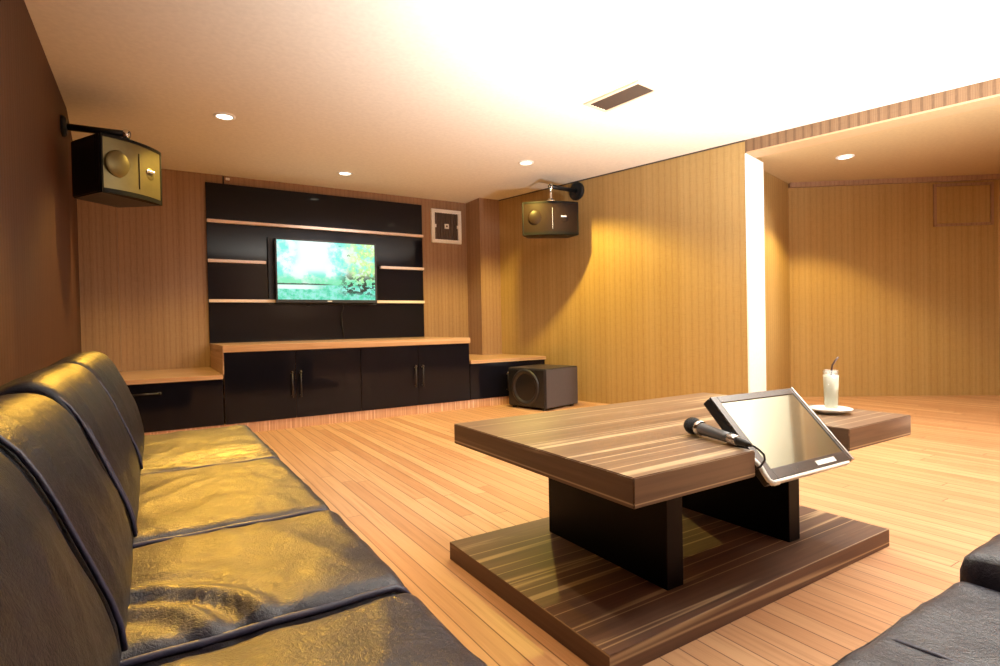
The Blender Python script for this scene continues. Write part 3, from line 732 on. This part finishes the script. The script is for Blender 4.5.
def back_cushion(y0, y1, seed, dz=0.0, flip=None, r=0.024):
    bm = bmesh.new(); ny = 46
    # finer profile
    pr = []
    for (ax0, az0), (bx0, bz0) in zip(BPROF, BPROF[1:]):
        for q in range(3): pr.append((ax0 + (bx0 - ax0) * q / 3, az0 + (bz0 - az0) * q / 3))
    pr.append(BPROF[-1]); pr = [(x, z) for x, z in pr]
    for _ in range(2):
        pr = [pr[0]] + [((pr[i - 1][0] + 2 * pr[i][0] + pr[i + 1][0]) / 4, (pr[i - 1][1] + 2 * pr[i][1] + pr[i + 1][1]) / 4) for i in range(1, len(pr) - 1)] + [pr[-1]]
    cxm, czm = -.26, .52
    rings = []
    L = y1 - y0
    for j in range(ny + 1):
        b = math.sin((2 * j / ny - 1) * PI / 2); y = (y0 + y1) / 2 + b * L / 2
        e = max(0, r - min(y - y0, y1 - y)) / r; ins = r * .6 * (1 - math.sqrt(max(0, 1 - e * e)))
        bul = .016 * (1 - abs(b) ** 3)
        ring = []
        for i, (x, z) in enumerate(pr):
            f = Vector((x - cxm, z - czm)); f.normalize()
            hgt = max(0, min(1, (z - .40) / .15))
            s = (bul - ins) * (0.25 + .75 * hgt)
            xx, zz = x + f.x * s, z + f.y * s + dz * max(0, min(1, (z - .45) / .3))
            w = Vector((xx, y, zz))
            q = noise.noise(w * 6 + Vector((seed * 2.3, 0, 0))) * .006 + (1 - abs(noise.noise(Vector((w.y * 8, w.z * 5, seed * 4.4))))) ** 7 * .004
            xx += f.x * q * hgt; zz += f.y * q * hgt
            ring.append(bm.verts.new(flip((xx, y, zz)) if flip else (xx, y, zz)))
        rings.append(ring)
    for r0, r1 in zip(rings, rings[1:]):
        for i in range(len(pr) - 1): bm.faces.new((r0[i], r0[i + 1], r1[i + 1], r1[i]))
        bm.faces.new((r0[-1], r0[0], r1[0], r1[-1]))
    bm.faces.new(rings[0]); bm.faces.new(rings[-1])
    bmesh.ops.recalc_face_normals(bm, faces=bm.faces[:])
    return bm, pr
def seam_tube(pts, r=.007):
    return tube(bmesh.new(), pts, r, 8)
t = thing('leather_sofa', 'long black leather sofa with puffy seat cushions along the brown wall', 'sofa', (-0.06, 1.2, 0))
obj('base', box(XL + .012, 0.345, -0.50, 2.82, 0.05, 0.26, bevel=.02), M['leather_b'], t)
for fx in (-.42, .28):
    for fy in (-.42, 2.74): obj('leg', lathe(bmesh.new(), [(.022, 0), (.028, .052)], (fx, fy, 0), n=16), M['blackplastic'], t, True)
SE = [-0.50, 0.20, 0.885, 1.372, 2.045, 2.84]
def fold_mid(w):
    rr = math.hypot((w.x + .10) * 1.0, (w.y - .90) * 1.15)
    win = math.exp(-((rr - .19) / .085) ** 2) * (1 if w.x < .16 else math.exp(-((w.x - .16) / .05) ** 2))
    an = math.atan2(w.y - .90, w.x + .10)
    return .008 * win * math.sin(2 * PI * (rr + .010 * math.sin(an * 2.3)) / .072)
def fold_far(w):
    win = math.exp(-((w.y - 2.16) / .10) ** 2)
    return .006 * win * math.sin(2 * PI * (w.y + .05 * math.sin(w.x * 7)) / .052)
def fold_near(w):
    rr = math.hypot(w.x + .10, (w.y - .42) * 1.1)
    return .007 * math.exp(-((rr - .22) / .07) ** 2) * math.sin(2 * PI * rr / .07)
folds = [None, fold_near, fold_mid, None, fold_far]
for i in range(5):
    y0, y1 = SE[i] + .002, SE[i + 1] - .002
    pf = (.012, .012, .016, .012, .010)[i]
    c = obj('seat_cushion', cushion(-.11, .372, y0, y1, .255, .418, .038, pf, i + 1, folds[i]), M['leather'], t, True)
    pts = [(-.075, y0 + .012, .412)] + [(-.06 + (.40) * q / 14, y0 + .011, .4140 + .001 * math.sin(q * 1.1)) for q in range(15)] + [(.355, y0 + .011, .405), (.369, y0 + .011, .385), (.373, y0 + .011, .33), (.372, y0 + .011, .27)]
    obj('piping', seam_tube(pts, .0065), M['piping'], c, True)
    bm, pr = back_cushion(y0, y1, i + 3, (0, .0, .0, .020, .032)[i])
    b = obj('back_cushion', bm, M['leather_b'], t, True)
    for dy in ((.008, .030) if i == 3 else (.008,)):
        obj('piping', seam_tube([(x + .006, y0 + dy, z + .004) for x, z in pr[2:30:2]], .004), M['piping'], b, True)
# the second sofa runs off along the near wall
t = thing('leather_sofa', 'black leather sofa seat in the near corner, facing the coffee table', 'sofa', (1.3, 0.1, 0))
obj('base', box(0.40, 1.89, YB + .05, 0.335, 0.05, 0.26, bevel=.02), M['leather_b'], t)
for fx in (.46, 1.82):
    for fy in (-.5, .27): obj('leg', lathe(bmesh.new(), [(.022, 0), (.028, .052)], (fx, fy, 0), n=16), M['blackplastic'], t, True)
XE = [.385, 1.125, 1.50, 1.90]
FL = lambda p: (p[1], YB + .01 - (-0.47) + p[0] - 0.0 if False else p[0] - (-0.455) + YB + .03, p[2])
for i in range(3):
    x0, x1 = XE[i] + .002, XE[i + 1] - .002
    c = obj('seat_cushion', cushion(x0, x1, YB + .36, .378, .255, .424 if i < 1 else .455, .022, (.008, .03, .03)[i], i + 11), M['leather'], t, True)
    xp = .838 if i == 0 else x0 + .004  # on the first cushion this tube draws a crease as a dark line
    zo = 0 if i == 0 else -.008
    obj('piping', seam_tube([(xp, y, .428 + zo + .003 * math.sin(y * 20)) for y in (-.25, -.1, .05, .2, .30)] + [(xp, .345, .424 + zo), (xp, .366, .416 + zo), (xp, .377, .39), (xp, .379, .30)], .0045), M['piping'], c, True)
    bm, pr = back_cushion(x0, x1, i + 21, 0, FL)
    obj('back_cushion', bm, M['leather_b'], t, True)
